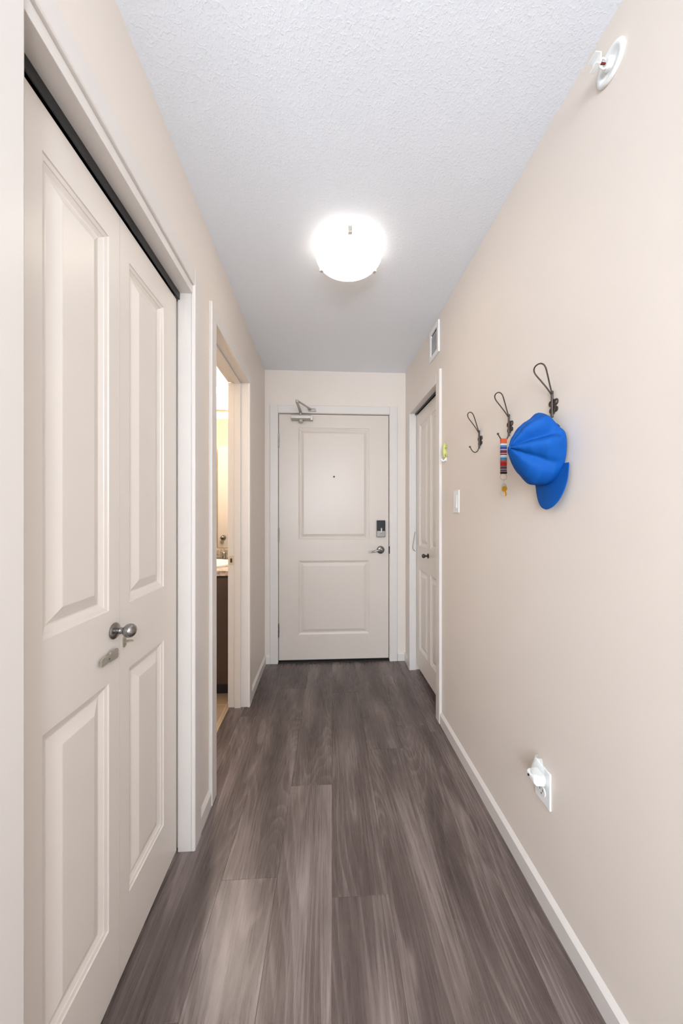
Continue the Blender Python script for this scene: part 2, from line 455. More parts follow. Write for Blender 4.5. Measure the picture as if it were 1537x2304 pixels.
# right closet
bm = B()
casing_side(bm, XR, -1, 1.966, 2.574, 2.018, .064)
box(bm, XR-.003, .733, 1.950, 1.964, 0, 2.032); box(bm, XR-.003, .733, 2.576, 2.588, 0, 2.032); box(bm, XR-.003, XR+T, 1.964, 2.576, 2.020, 2.032)
tag(obj('trim_3', bm, M['trim'], bevel=.0012), 'white casing and jambs framing the narrow bifold closet on the right wall', 'door trim', 'structure')
# entry door frame
bm = B()
x0, x1, zt, w = -.372, .555, 2.064, .066
for xi, d in ((x0, -1), (x1, 1)):
    poly = [(xi, YB), (xi, YB-.012), (xi+d*.004, YB-.015), (xi+d*(w-.004), YB-.015), (xi+d*w, YB-.012), (xi+d*w, YB)]
    prism(bm, poly, 0, zt+w, 'z')
prism(bm, [(YB, zt), (YB-.012, zt), (YB-.015, zt+.004), (YB-.015, zt+w-.004), (YB-.012, zt+w), (YB, zt+w)], x0, x1, 'x')
box(bm, -.380, -.3705, YB-.004, YB+.12, 0, 2.064); box(bm, .5535, .563, YB-.004, YB+.12, 0, 2.064); box(bm, -.372, .555, YB-.004, YB+.12, 2.0625, 2.072)
box(bm, -.3705, -.355, YB+.052, YB+.075, 0, 2.064); box(bm, .538, .5535, YB+.052, YB+.075, 0, 2.064); box(bm, -.3705, .5535, YB+.052, YB+.075, 2.046, 2.064)
tag(obj('trim_4', bm, M['trim'], bevel=.0012), 'white flat casing and frame around the entry door', 'door trim', 'structure')
bm = B(); prism(bm, [(YB-.01, 0), (YB+.0, .009), (YB+.1, .009), (YB+.14, 0)], -.372, .555, 'x')
tag(obj('trim_5', bm, M['dark']), 'dark threshold strip under the entry door', 'threshold', 'structure')

# ------------------------------------------------------------------ panelled door leaves
PROF = [(0, 0), (.0015, .003), (.0095, .0055), (.0105, .0075), (.0205, .0125), (.0235, .0125), (.050, .0015), (.052, .0012)]
def leaf_bm(w, z0, z1, th, panels, prof=PROF, both=False):
    """leaf in local space: x 0..w, z z0..z1, front face at y=0 facing -y, back at y=th. panels: (xa, xb, za, zb)."""
    bm = B()
    def face(yf, s):
        xs = sorted({0, w, *[p[0] for p in panels], *[p[1] for p in panels]})
        zs = sorted({z0, z1, *[p[2] for p in panels], *[p[3] for p in panels]})
        V = {}
        def v(x, z):
            k = (round(x, 5), round(z, 5))
            if k not in V: V[k] = bm.verts.new((x, yf, z))
            return V[k]
        for i in range(len(xs)-1):
            for j in range(len(zs)-1):
                cx, cz = (xs[i]+xs[i+1])/2, (zs[j]+zs[j+1])/2
                hit = any(p[0] < cx < p[1] and p[2] < cz < p[3] for p in panels)
                if not hit: bm.faces.new((v(xs[i], zs[j]), v(xs[i+1], zs[j]), v(xs[i+1], zs[j+1]), v(xs[i], zs[j+1])))
        for (xa, xb, za, zb) in panels:
            prev = [v(xa, za), v(xb, za), v(xb, zb), v(xa, zb)]
            for o_, d in prof[1:]:
                cur = [bm.verts.new((x, yf+s*d, z)) for x, z in ((xa+o_, za+o_), (xb-o_, za+o_), (xb-o_, zb-o_), (xa+o_, zb-o_))]
                for q in range(4):
                    r = (q+1) % 4; bm.faces.new((prev[q], prev[r], cur[r], cur[q]))
                prev = cur
            bm.faces.new(prev)
    face(0, 1)
    if both: face(th, -1)
    else:
        b4 = [bm.verts.new(p) for p in ((0, th, z0), (w, th, z0), (w, th, z1), (0, th, z1))]; bm.faces.new(b4)
    # rims (vertices doubled along the edge; merged for closed look)
    for a, b_ in (((0, z0), (w, z0)), ((w, z0), (w, z1)), ((w, z1), (0, z1)), ((0, z1), (0, z0))):
        bm.faces.new([bm.verts.new(p) for p in ((a[0], 0, a[1]), (b_[0], 0, b_[1]), (b_[0], th, b_[1]), (a[0], th, a[1]))])
    bmesh.ops.remove_doubles(bm, verts=bm.verts, dist=1e-5)
    return bm

# transforms: local x -> along wall, local -y (front) -> into the hall
def to_left(xface, y_start):      # front faces +x ; local x -> +Y
    return Matrix(((0, -1, 0, xface), (1, 0, 0, y_start), (0, 0, 1, 0), (0, 0, 0, 1)))
def to_right(xface, y_start):     # front faces -x ; local x -> -Y
    return Matrix(((0, 1, 0, xface), (-1, 0, 0, y_start), (0, 0, 1, 0), (0, 0, 0, 1)))
ZP = [(.196, .809), (.988, 1.914)]

def knob(parent, x, y, z, side, mat, s=1.0):
    bm = B()
    a = (side, 0, 0)
    lathe(bm, [(0, .0), (0, .020*s), (.003*s, .0205*s), (.0055*s, .018*s), (.007*s, .011*s), (.008*s, .0075*s), (.014*s, .007*s), (.016*s, .0085*s), (.0175*s, .0085*s), (.0185*s, .0075*s),
               (.024*s, .0075*s), (.026*s, .011*s), (.031*s, .0155*s), (.038*s, .0175*s), (.045*s, .0165*s), (.050*s, .0125*s), (.053*s, .006*s), (.0535*s, 0)], (x, y, z), a, 36)
    k = obj('knob', bm, mat, parent, smooth=True, at=(x, y, z)); sharp(k, 50)
    return k

# left closet bifold
DXL = -.529
d1 = thing('door_1', (DXL, .89, .016), 'white two leaf bifold closet door with satin knob and hasp on the left wall', 'closet door', 'structure')
near = obj('leaf', leaf_bm(.340, .016, 2.002, .032, [(.103, .298, *p) for p in ZP]), M['door'], d1, tf=to_left(DXL, .5510))
far = obj('leaf', leaf_bm(.331, .016, 2.002, .032, [(.042, .238, *p) for p in ZP]), M['door'], d1, tf=to_left(DXL, .8925))
kn = knob(near, DXL, .868, .932, 1, M['nickel'], 1.0); kn['label'] = 'round satin nickel knob'
# swivel hasp bar on the near leaf
bm = B()
y0, zc = .806, EYE-.349
pts = [(y0, -.008), (y0+.004, -.011), (y0+.030, -.0095), (y0+.034, -.012), (y0+.062, -.013), (y0+.065, -.009), (y0+.065, .009), (y0+.061, .012), (y0+.036, .012), (y0+.032, .0075), (y0+.006, .0085), (y0, .005)]
prism(bm, [(p[0], zc+p[1]) for p in pts], DXL+.006, DXL+.010, 'x')
hs = obj('hasp', bm, M['steel'], near, bevel=.0006); hs['label'] = 'flat grey metal hasp bar'
bm = B(); lathe(bm, [(0, 0), (0, .0045), (.009, .0045), (.010, .002), (.010, 0)], (DXL, .835, zc-.002), (1, 0, 0), 14)
obj('hasp_screw', bm, M['dark'], near, smooth=False)
# eye plate on the far leaf
bm = B()
zy = EYE - .336
prism(bm, [(.904, zy-.013), (.911, zy-.017), (.918, zy-.013), (.918, zy+.010), (.911, zy+.015), (.904, zy+.010)], DXL, DXL+.0018, 'x')
# flange sticking out of the door with a hole in it
ring_o = [(.0, -.007), (.016, -.008), (.024, -.003), (.024, .003), (.016, .008), (.0, .007)]
n = 16; cxr, cyr, rr = .014, 0, .0040
def loopring(z):
    O = []
    for i in range(n):
        a = 2*PI*i/n; dx, dy = math.cos(a), math.sin(a)
        tmin = 9
        for q in range(6):
            p, r = Vector(ring_o[q]), Vector(ring_o[(q+1) % 6]); e = r-p
            den = dx*e.y - dy*e.x
            if abs(den) > 1e-9:
                t = ((p.x-cxr)*e.y - (p.y-cyr)*e.x)/den; s_ = ((p.x-cxr)*dy - (p.y-cyr)*dx)/den
                if t > 0 and -1e-6 <= s_ <= 1+1e-6: tmin = min(tmin, t)
        O.append(bm.verts.new((DXL+cxr+dx*tmin, .911+cyr+dy*tmin, z)))
    I = [bm.verts.new((DXL+cxr+rr*math.cos(2*PI*i/n), .911+cyr+rr*math.sin(2*PI*i/n), z)) for i in range(n)]
    return O, I
O1, I1 = loopring(zy+.001); O2, I2 = loopring(zy-.001)
for i in range(n):
    j = (i+1) % n
    bm.faces.new((O1[i], O1[j], I1[j], I1[i])); bm.faces.new((O2[i], O2[j], I2[j], I2[i]))
    bm.faces.new((O1[i], O1[j], O2[j], O2[i])); bm.faces.new((I1[i], I1[j], I2[j], I2[i]))
ey = obj('hasp_eye', bm, M['steel'], far); ey['label'] = 'small grey metal eye plate with a hole'
# track
bm = B()
box(bm, -.560, -.556, .546, 1.233, 2.006, 2.031); box(bm, -.524, -.520, .546, 1.233, 2.006, 2.031); box(bm, -.556, -.524, .546, 1.233, 2.027, 2.031)
obj('track', bm, M['track'], d1)['label'] = 'dark grey metal top track'
bm = B(); box(bm, -.553, -.531, 1.175, 1.233, .0, .004); box(bm, -.553, -.531, 1.229, 1.233, .0, .03); tube(bm, [(-.542, 1.205, .002), (-.542, 1.205, .018)], .005, 10)
obj('floor_bracket', bm, M['steel'], d1)

# right closet bifold
DXR = .735
d2 = thing('door_2', (DXR, 2.27, .04), 'white narrow two leaf bifold closet door with dark round knob on the right wall', 'closet door', 'structure')
lf = obj('leaf', leaf_bm(.302, .046, 2.006, .032, [(.070, .272, *p) for p in ZP]), M['door'], d2, tf=to_right(DXR, 2.569))
ln = obj('leaf', leaf_bm(.302, .046, 2.006, .032, [(.030, .232, *p) for p in ZP]), M['door'], d2, tf=to_right(DXR, 2.268))
k2 = knob(lf, DXR, 2.285, .936, -1, M['bronze'], .85); k2['label'] = 'round dark bronze knob'
bm = B()
box(bm, .722, .726, 1.966, 2.574, 2.008, 2.020); box(bm, .758, .762, 1.966, 2.574, 2.008, 2.020); box(bm, .726, .758, 1.966, 2.574, 2.017, 2.020)
obj('track', bm, M['track'], d2)
bm = B(); tube(bm, smooth_path([(.722, 2.574, 1.09), (.712, 2.568, 1.03), (.702, 2.566, .97), (.714, 2.570, .945), (.724, 2.574, .94)], 4), [.0045]*17, 8, scale2=.5)
obj('pull_hook', bm, M['steel'], d2, smooth=True)

# bathroom door standing open against the near bathroom wall
d3 = thing('door_3', (-.62, 1.50, .012), 'white panelled bathroom door standing open, seen reflected in the bathroom mirror', 'door', 'structure')
pn = [(.12, .53, .24, .85), (.12, .53, 1.00, 1.92)]
bm = leaf_bm(.655, .012, 2.050, .035, pn, both=True)
obj('door_slab', bm, M['door'], d3, tf=Matrix(((-1, 0, 0, -.612), (0, 1, 0, 1.482), (0, 0, 1, 0), (0, 0, 0, 1))))
bm = B(); lathe(bm, [(0, 0), (0, .03), (.006, .03), (.012, .012), (.03, .012), (.035, .022), (.05, .026), (.062, .018), (.065, 0)], (-1.20, 1.517, .95), (0, 1, 0), 24)
obj('door_knob', bm, M['nickel'], d3, smooth=True)

# entry door
DY = YB + .006
d4 = thing('door_4', (.09, DY, .02), 'closed white two panel entry door with closer, keypad deadbolt and lever', 'entry door', 'structure')
PE = [(0, 0), (.003, .004), (.010, .006), (.016, .010), (.022, .010), (.043, .0025), (.045, .002)]
x0d = -.3665
obj('door_slab', leaf_bm(.915, .022, 2.0585, .044, [(.161, .752, .229, .843), (.161, .752, 1.020, 1.948)], prof=PE), M['entry'], d4, tf=Matrix.Translation((x0d, DY, 0)))
for zc in (1.839, 1.056, .270):
    bm = B(); lathe(bm, [(-.058, 0), (-.058, .0045), (-.056, .0062), (.056, .0062), (.058, .0045), (.058, 0)], (x0d-.0025, DY-.005, zc), (0, 0, 1), 12)
    for q in (-.035, -.012, .012, .035):
        lathe(bm, [(-.0006, .0067), (.0006, .0067)], (x0d-.0025, DY-.005, zc+q), (0, 0, 1), 12)
    h = obj('hinge', bm, M['nickel'], d4)
bm = B(); lathe(bm, [(0, 0), (0, .008), (.003, .0075), (.0035, .005), (.001, .0035), (.001, 0)], (.0895, DY-.001, EYE+.3165), (0, -1, 0), 20)
ph = obj('peephole', bm, M['bronze'], d4, smooth=False); ph['label'] = 'tiny dark peephole'
# deadbolt
dx, dz = .481, EYE-.117
dl = sub_empty('deadbolt', (dx, DY, dz), d4, 'black and silver keypad deadbolt with a turn piece')
bm = B(); box(bm, dx-.037, dx+.037, DY-.026, DY, dz-.070, dz+.070)
obj('deadbolt_body', bm, M['nickel'], dl, bevel=.004)
bm = B(); box(bm, dx-.0345, dx+.0345, DY-.0285, DY-.0255, dz-.019, dz+.067)
obj('keypad', bm, M['black'], dl, bevel=.002)
bm = B(); lathe(bm, [(0, 0), (0, .011), (.006, .011), (.008, .009), (.008, 0)], (dx+.001, DY-.026, dz-.028), (0, -1, 0), 20)
box(bm, dx-.0045, dx+.0055, DY-.046, DY-.030, dz-.034, dz+.006)
obj('turn_piece', bm, M['closer'], dl, bevel=.0015)
# lever
lx, lz = .481, EYE-.296
bm = B(); lathe(bm, [(0, 0), (0, .033), (.004, .033), (.010, .029), (.014, .020), (.016, .013), (.040, .0125), (.046, .015), (.056, .015), (.058, .012), (.058, 0)], (lx, DY, lz), (0, -1, 0), 36)
pts = smooth_path([(lx, DY-.050, lz), (lx-.025, DY-.053, lz+.001), (lx-.055, DY-.052, lz-.006), (lx-.085, DY-.046, lz-.012), (lx-.108, DY-.044, lz-.012)], 5)
tube(bm, pts, [.0125 - .0065*i/(len(pts)-1) for i in range(len(pts))], 14, scale2=.8)
lv = obj('lever_handle', bm, M['nickel'], d4); sharp(lv, 50)['label'] = 'satin lever handle on a round rose'
bm = B(); box(bm, .549, .5555, YB-.016, YB-.002, lz-.030, lz+.030)
obj('latch_strike', bm, M['dark'], d4, bevel=.001)
bm = B(); box(bm, x0d+.004, x0d+.911, DY+.006, DY+.040, .010, .022)
obj('door_sweep', bm, M['dark'], d4)
# closer
cl = sub_empty('door_closer', (-.19, DY, 2.02), d4, 'grey metal door closer with folded arm')
bm = B()
xa, xb, za, zb = -.262, -.104, 2.002, 2.043
prism(bm, [(DY, za), (DY-.036, za), (DY-.050, za+.012), (DY-.050, zb-.008), (DY-.042, zb), (DY, zb)], xa, xb, 'x')
box(bm, xb, xb+.018, DY-.046, DY, za-.002, zb-.006)
lathe(bm, [(0, 0), (0, .020), (.010, .020), (.018, .014), (.022, .006), (.0225, 0)], (-.185, DY-.026, za-.0), (0, -.35, -1), 20)
obj('closer_body', bm, M['closer'], cl, bevel=.0012)
bm = B()
def bar(bm, a, b_, w, t):
    a, b_ = Vector(a), Vector(b_); d = (b_-a).normalized(); up = Vector((0, 0, 1)); s = d.cross(up).normalized(); u = s.cross(d)
    vs = []
    for p in (a, b_):
        for i, j in ((-1, -1), (1, -1), (1, 1), (-1, 1)): vs.append(bm.verts.new(p + s*w/2*i + u*t/2*j))
    for f in ((0, 1, 2, 3), (7, 6, 5, 4), (0, 4, 5, 1), (1, 5, 6, 2), (2, 6, 7, 3), (3, 7, 4, 0)): bm.faces.new([vs[i] for i in f])
pv = (-.185, DY-.030, 2.064); el = (-.196, DY-.285, 2.068); sh = (-.108, DY-.030, 2.094)
lathe(bm, [(0, .010), (.024, .010)], (pv[0], pv[1], 2.043), (0, 0, 1), 16)
bar(bm, pv, el, .022, .006)
lathe(bm, [(-.008, .011), (.012, .011)], el, (0, 0, 1), 16)
bar(bm, (el[0], el[1], el[2]+.008), (sh[0], sh[1]-.03, sh[2]-.006), .017, .006)
bar(bm, (sh[0]-.012, sh[1]-.04, sh[2]-.006), (sh[0], sh[1], sh[2]-.006), .018, .007)
obj('closer_arm', bm, M['closer'], cl, bevel=.001)
bm = B(); box(bm, sh[0]-.014, sh[0]+.050, YB-.036, YB-.015, sh[2]-.017, sh[2]-.013); box(bm, sh[0]-.014, sh[0]+.050, YB-.018, YB-.015, sh[2]-.017, sh[2]+.004); box(bm, sh[0]-.014, sh[0]+.044, YB-.036, YB-.015, sh[2]+.000, sh[2]+.003)
obj('closer_shoe', bm, M['closer'], cl, bevel=.0008)

# ------------------------------------------------------------------ ceiling light
LX, LY = .114, 1.483
lt = thing('ceiling_light', (LX, LY, ZC), 'lit flush ceiling light with a frosted glass dish and three metal clips', 'ceiling light')
bm = B(); lathe(bm, [(0, 0), (0, .134), (-.030, .139), (-.0345, .1385), (-.0345, .1365), (-.020, .130), (-.004, .126), (-.004, 0)], (LX, LY, ZC), (0, 0, 1), 48)
obj('light_pan', bm, M['white'], lt, smooth=False)
bm = B()
rim = .147; zr = ZC-.036
prof = []
n = 18
for i in range(n+1):
    a = i/n; r = rim*math.sin(a*PI/2)
    prof.append((-.046*math.cos(a*PI/2)**1.25 if i < n else 0, r))
prof.append((.003, rim-.001)); prof.append((.003, rim-.006))
lathe(bm, [(t, r) for t, r in prof], (LX, LY, zr), (0, 0, 1), 64, caps=False)
obj('glass_shade', bm, M['lampglass'], lt, smooth=True)['label'] = 'frosted white glass dish, glowing'
for a in (-92, 28, 148):
    ar = math.radians(a); bm = B()
    box(bm, rim-.001, rim+.005, -.008, .008, -.012, .010); box(bm, .1405, rim+.002, -.006, .006, .006, .010); box(bm, rim-.012, rim+.003, -.008, .008, -.014, -.0105)
    obj('clip', bm, M['closer'], lt, bevel=.001, tf=Matrix.Translation((LX, LY, zr)) @ Matrix.Rotation(ar, 4, 'Z'))
def point(name, loc, w, col, r):
    l = bpy.data.lights.new(name, 'POINT'); l.energy = w; l.color = col; l.shadow_soft_size = r
    o = bpy.data.objects.new(name, l); C.objects.link(o); o.location = loc
    return o
point('bulb_lamp', (LX-.045, LY+.01, zr-.018), 3.5, (1, .90, .80), .022)

# ------------------------------------------------------------------ coat hooks
def make_hook():
    t = thing('coat_hook', (0, 0, 0), '', 'coat hook')
    bm = B()
    # butterfly plate, lies in x=0 plane; outline with two holes approximated by rings plus body
    for sy in (-1, 1):
        tube(bm, [( -.002, sy*.0115+.0068*math.cos(a), .010+.0075*math.sin(a)) for a in [2*PI*i/16 for i in range(16)]], .0024, 6, closed=True)
        lathe(bm, [(0, 0), (0, .0085), (.003, .0085), (.003, 0)], (0, sy*.010, -.011), (-1, 0, 0), 14)
    prism(bm, [(-.006, .016), (-.004, .021), (.004, .021), (.006, .016), (.010, .0), (.006, -.016), (.003, -.024), (-.003, -.024), (-.006, -.016), (-.010, 0)], -.004, 0, 'x')
    pl = obj('back_plate', bm, M['bronze'], t, bevel=.0006)
    # spine and lower hook
    bm = B()
    tube(bm, smooth_path([(-.006, 0, .045), (-.0065, 0, .025), (-.0065, 0, -.012), (-.0062, 0, -.034)], 5), .0036, 10)
    tube(bm, smooth_path([(-.007, 0, -.018), (-.0085, 0, -.034), (-.016, 0, -.0475), (-.027, 0, -.0515), (-.038, 0, -.044), (-.0475, 0, -.028)], 6), .0022, 10)
    lathe(bm, [(-.0042, 0), (-.0036, .0024), (-.0018, .0039), (0, .0043), (.0018, .0039), (.0036, .0024), (.0042, 0)], (-.0480, 0, -.0275), (0, 0, 1), 14)
    obj('lower_hook', bm, M['bronze'], t, smooth=True)
    # teardrop wire loop leaning away from the wall
    bm = B()
    pts = []
    H = .086
    ctrl = [(0, -.0018), (.25, -.0075), (.55, -.0165), (.80, -.0235), (.93, -.0205), (1.0, -.009), (1.0, .009), (.93, .0205), (.80, .0235), (.55, .0165), (.25, .0075), (0, .0018)]
    for h, y in ctrl: pts.append((-.0075 - .041*h - .004*h*h, y, .036 + H*h))
    tube(bm, smooth_path(pts, 6), .0021, 10)
    obj('upper_loop', bm, M['bronze'], t, smooth=True)
    return t
HK = make_hook()
def copy_tree(o, loc):
    r = o.copy(); C.objects.link(r); r.location = loc
    for c in list(o.children):
        d = c.copy(); C.objects.link(d); d.parent = r
        for g in list(c.children):
            e = g.copy(); C.objects.link(e); e.parent = d
    return r
ZH = EYE + .326
G = 'dark wire coat hooks on the right wall'
h2 = copy_tree(HK, (XR, 1.190, ZH)); h3 = copy_tree(HK, (XR, .958, ZH))
HK.location = (XR, 1.424, ZH)
tag(HK, 'empty dark bronze wire coat hook, farthest of three on the right wall', 'coat hook', group=G)
tag(h2, 'dark bronze wire coat hook holding the striped key strap', 'coat hook', group=G)
tag(h3, 'dark bronze wire coat hook holding the blue cap', 'coat hook', group=G)

# ------------------------------------------------------------------ key strap
kx, ky, kz = XR-.0265, 1.190, ZH-.0490
ks = thing('key_strap', (kx, ky, kz), 'multicoloured striped woven key strap with keys hanging from the middle hook', 'key strap')
bm = B()
# loop of webbing: goes over the hook wire and comes down doubled
w = .011
path = [(-.0022, -.122), (-.0026, -.06), (-.0030, -.01), (-.0034, .000), (0, .0042), (.0034, .000), (.0030, -.01), (.0026, -.06), (.0022, -.122)]
sp_ = smooth_path([(kx, ky+a, kz+b_) for a, b_ in path], 5)
prev = None
for i, p in enumerate(sp_):
    nn = (sp_[min(i+1, len(sp_)-1)] - sp_[max(i-1, 0)]).normalized(); o_ = Vector((0, -nn.z, nn.y))*.0007
    cur = [bm.verts.new(p+Vector((-w, 0, 0))+o_), bm.verts.new(p+Vector((w, 0, 0))+o_), bm.verts.new(p+Vector((w, 0, 0))-o_), bm.verts.new(p+Vector((-w, 0, 0))-o_)]
    if prev:
        for q in range(4): r = (q+1) % 4; bm.faces.new((prev[q], prev[r], cur[r], cur[q]))
    else: bm.faces.new(cur)
    prev = cur
bm.faces.new(prev)
obj('strap', bm, M['strap'], ks)['label'] = 'striped red, blue, white and orange webbing'
bm = B(); box(bm, kx-w-.0005, kx+w+.0005, ky-.004, ky+.004, kz-.126, kz-.118)
obj('strap_clasp', bm, M['dark'], ks, bevel=.001)
bm = B(); zc = kz-.136; tube(bm, [(kx+.0125*math.cos(a), ky+.001*math.sin(2*a), zc+.0125*math.sin(a)) for a in [2*PI*i/28 for i in range(28)]], .0011, 8, closed=True)
obj('key_ring', bm, M['closer'], ks, smooth=True)
bm = B(); tube(bm, [(kx+.0006, ky+.0035*math.cos(a), zc-.020+.0095*math.sin(a)) for a in [2*PI*i/18 for i in range(18)]], .0009, 8, closed=True)
obj('link', bm, M['closer'], ks, smooth=True)
def key(bm, rot, dy, dz=0):
    b2 = B()
    pts = [(.0095*math.cos(a), -.012+.0105*math.sin(a)) for a in [PI*(-.32)+PI*1.64*i/14 for i in range(15)]]
    pts = [p for p in pts]
    blade = [(-.0042, -.021), (-.0042, -.046), (-.0015, -.050), (.0022, -.047), (.0042, -.044), (.0028, -.041), (.0042, -.038), (.0026, -.034), (.0042, -.030), (.0042, -.021)]
    prism(b2, pts[::-1] and [(p[0], p[1]) for p in ([(.0095*math.cos(a), -.012+.0105*math.sin(a)) for a in [2*PI*i/20 for i in range(20)]])], dy-.001, dy+.001, 'y')
    prism(b2, blade, dy-.0009, dy+.0009, 'y')
    bmesh.ops.transform(b2, matrix=Matrix.Translation((kx, ky, zc-.024+dz)) @ Matrix.Rotation(math.radians(rot), 4, 'Y'), verts=b2.verts)
    me = bpy.data.meshes.new('t'); b2.to_mesh(me); b2.free(); bm.from_mesh(me); bpy.data.meshes.remove(me)
bm = B(); key(bm, 4, -.002); obj('key', bm, M['closer'], ks, bevel=.0004)['label'] = 'silver key'
bm = B(); key(bm, -12, .0015); obj('key', bm, M['brass'], ks, bevel=.0004)['label'] = 'brass key'
bm = B(); lathe(bm, [(-.0012, 0), (-.0012, .0105), (.0012, .0105), (.0012, 0)], (kx-.001, ky-.007, zc-.046), (0, 1, .1), 24)
obj('token', bm, M['brass'], ks, bevel=.0004)['label'] = 'round brass tag'

# ------------------------------------------------------------------ baseball cap
def build_cap():
    cx, cy, cz = XR-.007, .965, EYE+.200
    t = thing('baseball_cap', (cx, cy, cz), 'bright blue baseball cap hanging brim down from the nearest wall hook', 'cap')
    NT, NS = 112, 40
    D0 = .128
    def curve(tab, s):
        for (a, ra), (b_, rb) in zip(tab, tab[1:]):
            if s <= b_:
                t = (s-a)/(b_-a); t = t*t*(3-2*t)*.35 + t*.65
                return ra + (rb-ra)*t
        return tab[-1][1]
    TOP = [(0, .086), (.12, .098), (.30, .110), (.45, .093), (.60, .082), (.73, .067), (.875, .040), (.96, .017), (1, .004)]
    BOT = [(0, .107), (.2, .113), (.445, .109), (.67, .083), (.80, .061), (.91, .035), (.97, .016), (1, .004)]
    SID = [(0, .070), (.2, .075), (.45, .072), (.7, .056), (.87, .034), (.96, .016), (1, .004)]
    def g(a, b_, w):
        d = (a-b_+PI) % (2*PI) - PI; return math.exp(-(d/w)**2)
    def P(th, s):
        c_, s_ = math.cos(th), math.sin(th)
        rt, rb, ry = curve(TOP, s), curve(BOT, s), curve(SID, s)
        rz = rt if c_ > 0 else rb
        y = -ry*s_; z = rz*c_; x = -D0*s
        win = max(0, math.sin(PI*min(1, max(0, (s-.08)/.95))))**.7
        dent = .025*g(th, 1.12+.10*(1-s), .19)*win
        dent -= .010*g(th, .72+.1*s, .20)*win
        dent -= .011*g(th, 1.62-.25*(1-s)**2, .20)*win
        dent += .014*g(th, 2.02+.12*(1-s), .17)*win
        dent += .004*g(th, .30, .16)*win
        dent += .016*g(th, .66, .30)*max(0, 1-s/.42)
        dent += .010*g(th, 2*PI-1.1, .25)*win - .004*g(th, 2*PI-1.7, .25)*win
        dent -= .0022*math.sin(9*s+3*th)*win*(.5+.5*math.sin(th))
        v = Vector((x, y, z)); dirn = v - Vector((-.02, 0, 0)); dirn.normalize(); v -= dirn*dent
        for k in range(6): v -= dirn*.0010*g(th, k*PI/3, .020)*(1 if s < .97 else 0)
        return v
    def s0(th):
        d = (th+PI) % (2*PI) - PI; w = .78
        return .33*(1-(d/w)**2)**.6 if abs(d) < w else 0
    bm = B(); rows = []
    for j in range(NS):
        row = []
        for i in range(NT):
            th = 2*PI*i/NT; a = s0(th); u = j/(NS-1); u = 1-(1-u)**1.25
            s = a + (.995-a)*u
            row.append(bm.verts.new(Vector((cx, cy, cz)) + P(th, s)))
        rows.append(row)
    for a, b_ in zip(rows, rows[1:]):
        for i in range(NT):
            k = (i+1) % NT; bm.faces.new((a[i], a[k], b_[k], b_[i]))
    bm.faces.new(rows[-1])
    cr = obj('crown', bm, [M['cap'], M['cap_in']], t, smooth=True)
    md = cr.modifiers.new('solid', 'SOLIDIFY'); md.thickness = .0016; md.offset = -1; md.material_offset = 1
    md = cr.modifiers.new('s', 'SUBSURF'); md.levels = md.render_levels = 1
    # strap across the back opening, resting in the hook
    bm = B(); prev = None
    for i in range(21):
        u = i/10-1; th = .62*u; k = 1-u*u
        px = cx - .003 - .0165*k; py = cy - .062*math.sin(th) ; pz = cz + (.0715*math.cos(th))*(1-k) + (.0775)*k
        q = [bm.verts.new((px-dx_, py, pz+dz_)) for dx_, dz_ in ((-.007, -.001), (.009, -.001), (.009, .0006), (-.007, .0006))]
        if prev:
            for a in range(4): b_ = (a+1) % 4; bm.faces.new((prev[a], prev[b_], q[b_], q[a]))
        else: bm.faces.new(q)
        prev = q
    bm.faces.new(prev)
    obj('adjuster_strap', bm, M['cap_in'], t)
    apex = Vector((cx, cy, cz)) + P(0, .995)*.5 + P(PI, .995)*.5
    bm = B(); lathe(bm, [(-.002, 0), (-.002, .006), (.001, .0062), (.003, .0045), (.0038, 0)], apex, (-1, 0, 0), 18)
    obj('button', bm, M['cap'], t, smooth=True)
    # brim: grows from the front rim and hangs down along the wall
    bm = B(); NU, NV = 44, 16; rows = []
    for j in range(NV):
        v = j/(NV-1); row = []
        for i in range(NU+1):
            u = i/NU*2-1
            th = PI - u*1.05
            base = Vector((-.004, -.0715*math.sin(th), .1065*math.cos(th)))
            ln_ = .078*max(0, 1-abs(u)**4.5)**.42
            bow = .015*(1-u*u)
            x = base.x - bow*(.5+.5*v)
            y = base.y*(1-min(1, v*1.6)) - (.076*u*(1-.04*v*v))*min(1, v*1.6) - .010*v
            z = base.z - ln_*v
            row.append(bm.verts.new(Vector((cx+x, cy+y, cz+z))))
        rows.append(row)
    for a, b_ in zip(rows, rows[1:]):
        for i in range(NU): bm.faces.new((a[i], a[i+1], b_[i+1], b_[i]))
    br = obj('brim', bm, M['cap'], t, smooth=True)
    md = br.modifiers.new('solid', 'SOLIDIFY'); md.thickness = .003; md.offset = 0
    md = br.modifiers.new('s', 'SUBSURF'); md.levels = md.render_levels = 1
build_cap()

# ------------------------------------------------------------------ switch, outlet, night light, vent, sprinkler, lime hook
sw = thing('light_switch', (XR, 1.682, EYE+.068), 'white rocker light switch plate on the right wall below the lime hook', 'light switch')
bm = B(); box(bm, XR-.006, XR, 1.646, 1.718, EYE+.009, EYE+.127); obj('switch_plate', bm, M['white'], sw, bevel=.003)
bm = B(); prism(bm, [(XR-.006, EYE+.035), (XR-.010, EYE+.036), (XR-.0075, EYE+.100), (XR-.006, EYE+.101)], 1.666, 1.698, 'y'); obj('rocker', bm, M['white'], sw, bevel=.0008)
bm = B(); box(bm, XR-.0068, XR-.006, 1.676, 1.688, EYE+.024, EYE+.027); obj('dimmer_slot', bm, M['louver'], sw)

